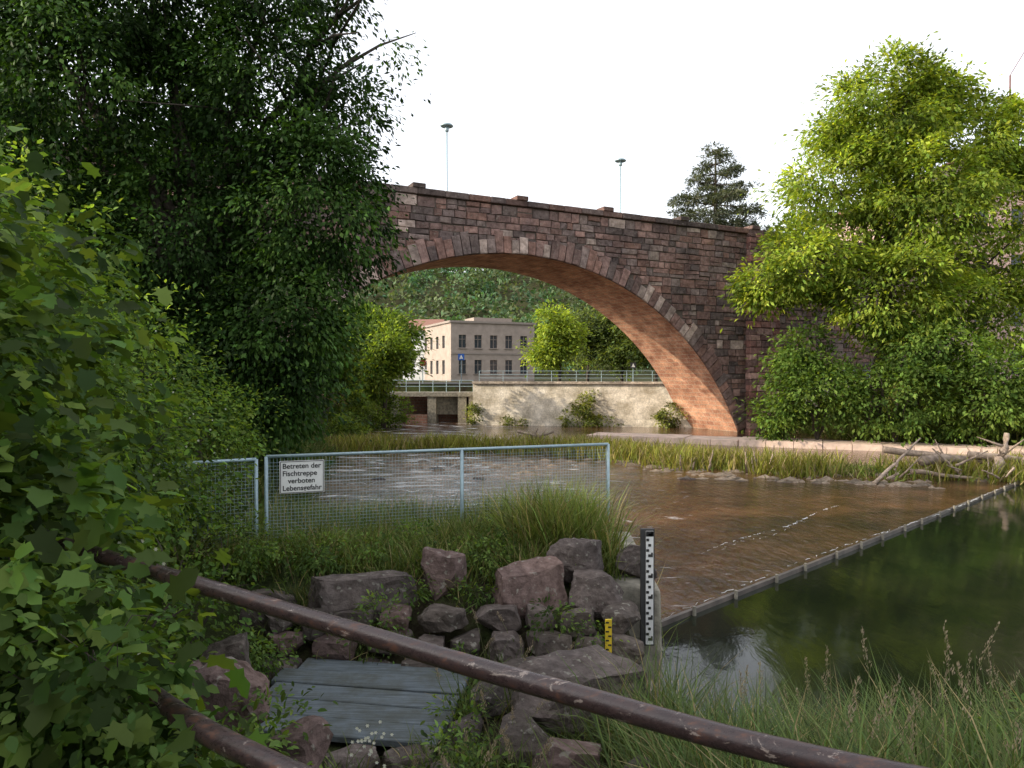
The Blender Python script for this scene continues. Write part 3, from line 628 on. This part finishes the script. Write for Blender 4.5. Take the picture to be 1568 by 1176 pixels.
for i,r in enumerate(rocks): rock('boulder',r[:3],(r[3]*1.25,r[4]*1.3,r[5]*1.3),random.Random(i).uniform(-.5,.5),r[6],i+1)
sw=empty('stacked_stone_wall'); rr=random.Random(8); k=0
for zr,yr in ((.86,7.32),(1.08,7.46),(1.30,7.64)):
    x=-2.8+rr.random()*.2
    while x<1.1:
        w_=rr.uniform(.15,.32); rock('stone',(x+w_,yr+rr.uniform(-.05,.05),zr+rr.uniform(-.03,.03)),(w_*1.6,.36,.24),rr.uniform(-.15,.15),rr.choice((dk,g,pk,dk)),120+k,3,sw); x+=2*w_*.95; k+=1
for i,(x,y,w) in enumerate(((6.6,27,.7),(-3.2,30,.6),(-1.2,27,.5),(-5,27,.6),(.5,31,.6))): rock('river_rock',(x,y,-.02),(w,w*.6,.16),0,dk,60+i,3)

e=empty('concrete_pier'); mb=MB()
mb.hexa([(1.16,8.32,-.9),(1.80,8.32,-.9),(1.96,11.3,-.9),(1.4,11.3,-.9),(1.2,8.36,1.48),(1.74,8.36,1.40),(1.86,11.3,1.45),(1.4,11.3,1.45)])
o=mb.done('wall',M_conc,e); bv=o.modifiers.new('b','BEVEL'); bv.width=.05; bv.segments=3
mb=MB(); mb.box((-.2,7.98,.70),(2.9,.3,.9)); mb.done('abutment',M_conc,e)
e=empty('wooden_plank_deck'); mb=MB()
for k in range(1,6):
    mb.box((-1.45+.03*k+random.uniform(-.04,.04),5.6+k*.31,.95+random.uniform(-.014,.014)),(1.75+random.uniform(-.1,.1),.288,.06),-.10+random.uniform(-.015,.015),tilt=-.03)
o=mb.done('boards',M_plank,e); bv=o.modifiers.new('b','BEVEL'); bv.width=.008
mb=MB(); mb.box((-2.1,6.5,.87),(.12,1.6,.1)); mb.box((-.8,6.5,.85),(.12,1.6,.1)); mb.done('bearers',M_plank,e)

e=empty('water_level_gauge',(1.555,8.2,0)); mb=MB()
mb.box((0,.03,1.47),(.155,.05,1.34)); mb.done('backing_post',M_dark,e)
mb=MB(); mb.box((0.02,-.004,1.47),(.085,.012,1.30)); mb.done('white_face',M_white,e)
mb=MB(); z=.86;k=0
while z<2.08:
    mb.box((-.004+(.0 if k%2 else .022),-.0125,z+.02),(.032,.005,.03)); 
    if k%4==0: mb.box((.045,-.0125,z+.03),(.02,.005,.05))
    z+=.06; k+=1
mb.box((.02,-.0125,2.09),(.085,.005,.06))
mb.done('black_marks',M_black,e)
e=empty('yellow_gauge',(.965,7.16,0)); mb=MB(); mb.box((0,0,1.25),(.065,.02,.42)); mb.done('plate',M_yellow,e)
mb=MB()
for k in range(9): mb.box((.012 if k%2 else -.012,-.012,1.07+k*.045),(.032,.004,.016))
mb.done('marks',M_black,e)

e=empty('mesh_fence')
def panel(a,b,z0,z1,mids=()):
    fr=MB(); wr=MB(); a=Vector((*a,0)); b=Vector((*b,0)); Ln=(b-a).length
    u=lambda f,z:(a.x+(b.x-a.x)*f,a.y+(b.y-a.y)*f,z)
    for f in (0,1)+tuple(mids): fr.tube([u(f,z0-.5),u(f,z1)],.026,8)
    fr.tube([u(0,z1),u(1,z1)],.022,8); fr.tube([u(0,z0),u(1,z0)],.018,8)
    nn=int(Ln/.045)
    for k in range(nn): wr.tube([u(k/nn,z0),u(k/nn,z1)],.0021,4,cap=False)
    for k in range(int((z1-z0)/.045)): wr.tube([u(0,z0+k*.045),u(1,z0+k*.045)],.0021,4,cap=False)
    fr.done('frame',M_galv,e,True); wr.done('wire_mesh',M_galv,e)
panel((-4.55,8.75),(-3.36,9.42),1.62,2.80); panel((-3.24,9.46),(1.5,11.2),1.62,2.83,(.53,))
sg=empty('warning_sign',(-2.78,9.50,2.56),math.atan2(1.74,4.74)); mb=MB(); mb.box((0,0,0),(.57,.012,.43)); mb.done('board',M_white,sg)
mb=MB()
for c,d in (((0,-.008,.205),(.55,.004,.008)),((0,-.008,-.205),(.55,.004,.008)),((-.272,-.008,0),(.008,.004,.40)),((.272,-.008,0),(.008,.004,.40))): mb.box(c,d)
mb.done('border',M_black,sg)
for k,t in enumerate(('Betreten der','Fischtreppe','verboten','Lebensgefahr')):
    cu=bpy.data.curves.new('t','FONT'); cu.body=t; cu.size=.094; cu.align_x='LEFT'; cu.offset=.0018; o=bpy.data.objects.new('lettering',cu); link(o,sg); o.location=(-.25+(.07 if k==2 else 0),-.009,.115-k*.097); o.rotation_euler=(math.pi/2,0,0); cu.materials.append(M_black)

e=empty('pipe_handrail'); mb=MB()
pts=[(-1.9,2.95,3.22),(-1.286,2.6,3.184),(-.756,2.35,3.131),(-.355,2.12,3.108),(-.06,1.94,3.096),(.19,1.80,3.086),(.36,1.70,3.078),(.532,1.60,3.073),(.818,1.46,3.072),(1.107,1.33,3.077),(1.5,1.15,3.085)]
def smooth(p,it=2):
    for _ in range(it):
        q=[Vector(p[0])]
        for a,b in zip(p[:-1],p[1:]): a,b=Vector(a),Vector(b); q+=[a*.75+b*.25,a*.25+b*.75]
        q.append(Vector(p[-1])); p=q
    return p
mb.tube(smooth(pts),.029,20); mb.tube(smooth([(-1.8,2.95,2.84),(-1.14,2.35,2.80),(-.68,2.05,2.77),(-.1,1.75,2.74),(1.0,1.3,2.68)]),.036,16)
mb.done('rails',M_pipe,e,True); mb=MB(); mb.tube([(-1.85,2.92,1.8),(-1.85,2.92,3.21)],.03,14); mb.tube([(1.3,1.24,1.8),(1.3,1.24,3.07)],.03,14); mb.done('posts',M_pipe,e,True)

e=empty('driftwood'); mb=MB(); rr=random.Random(2)
def log(p,q,r,bend=.1):
    p=Vector(p);q=Vector(q);n=7;pts=[p.lerp(q,k/n)+Vector((rr.uniform(-1,1),rr.uniform(-1,1),rr.uniform(-1,1)))*bend*r*3 for k in range(n+1)]
    mb.tube(pts,[r*(1-.6*k/n) for k in range(n+1)],8,(.34,.29,.24))
    for k in (3,5): d=Vector((rr.uniform(-1,1),rr.uniform(-.5,.5),rr.uniform(.1,1)))*r*5; mb.tube([pts[k],pts[k]+d*.5,pts[k]+d],[r*.35,r*.2,r*.05],5,(.32,.27,.22))
log((15.5,27.2,.7),(21.5,28.8,.55),.19); log((14.6,28.2,1.0),(19.5,27.2,.4),.14); log((18.0,26.8,.1),(18.7,27.0,1.7),.22); log((13.0,25.7,.05),(15.6,27.4,1.5),.07); log((17.5,27.5,.9),(22,27,.3),.15)
log((19,27,.1),(19.3,26.7,1.2),.12); log((15,27,.3),(17.5,26.6,.05),.1); log((.0,39,.3),(2.2,38,.9),.12); log((.3,38.5,.9),(2.8,38.2,.3),.08); log((1,39,.2),(1.4,38.4,1.1),.06)
for k in range(9): x=rr.uniform(6,12); log((x,29.9-.25*(x-6),.0),(x+rr.uniform(-.2,.2),29.8-.25*(x-6),rr.uniform(.4,.9)),.05)
for k in range(16): x=rr.uniform(13.5,20.5); y=rr.uniform(25.9,28); log((x,y,rr.uniform(0,.8)),(x+rr.uniform(-1.6,1.6),y+rr.uniform(-.6,.6),rr.uniform(.1,1.2)),rr.uniform(.025,.07))
mb.done('logs',M_stone,e,True)

# ---------------------------------------------------------------- light
el=math.radians(25); sh=Vector((-.955,-.19,0)).normalized(); sv=Vector((sh.x*math.cos(el),sh.y*math.cos(el),math.sin(el)))
sun=bpy.data.lights.new('sun','SUN'); sun.energy=5; sun.angle=math.radians(.5); sun.color=(1,.86,.66)
so=bpy.data.objects.new('sun',sun); S.collection.objects.link(so); so.rotation_euler=sv.to_track_quat('Z','Y').to_euler()
w=bpy.data.worlds.new('World'); S.world=w; w.use_nodes=True; nt=w.node_tree; bg=nt.nodes['Background']
sk=nt.nodes.new('ShaderNodeTexSky'); sk.sky_type='NISHITA'; sk.sun_disc=False; sk.sun_elevation=el; sk.sun_rotation=math.atan2(sv.x,sv.y); sk.air_density=1.0; sk.dust_density=3; sk.ozone_density=1
hs=nt.nodes.new('ShaderNodeHueSaturation'); hs.inputs['Saturation'].default_value=.5; hs.inputs['Value'].default_value=1.6
ad=nt.nodes.new('ShaderNodeVectorMath'); ad.operation='ADD'; ad.inputs[1].default_value=(4.9,4.75,4.7)  # bright thin haze veil
nt.links.new(sk.outputs[0],hs.inputs['Color']); nt.links.new(hs.outputs[0],ad.inputs[0]); nt.links.new(ad.outputs[0],bg.inputs[0]); bg.inputs[1].default_value=.15
S.view_settings.view_transform='Standard'; S.view_settings.look='None'; S.view_settings.exposure=0
cam=bpy.data.cameras.new('camera'); cam.lens=36*1100/1568; cam.sensor_width=36; cam.clip_end=5000; cam.clip_start=.05
co=bpy.data.objects.new('camera',cam); S.collection.objects.link(co); co.location=(0,0,3.9); co.rotation_euler=(math.radians(90-.68),0,0); S.camera=co
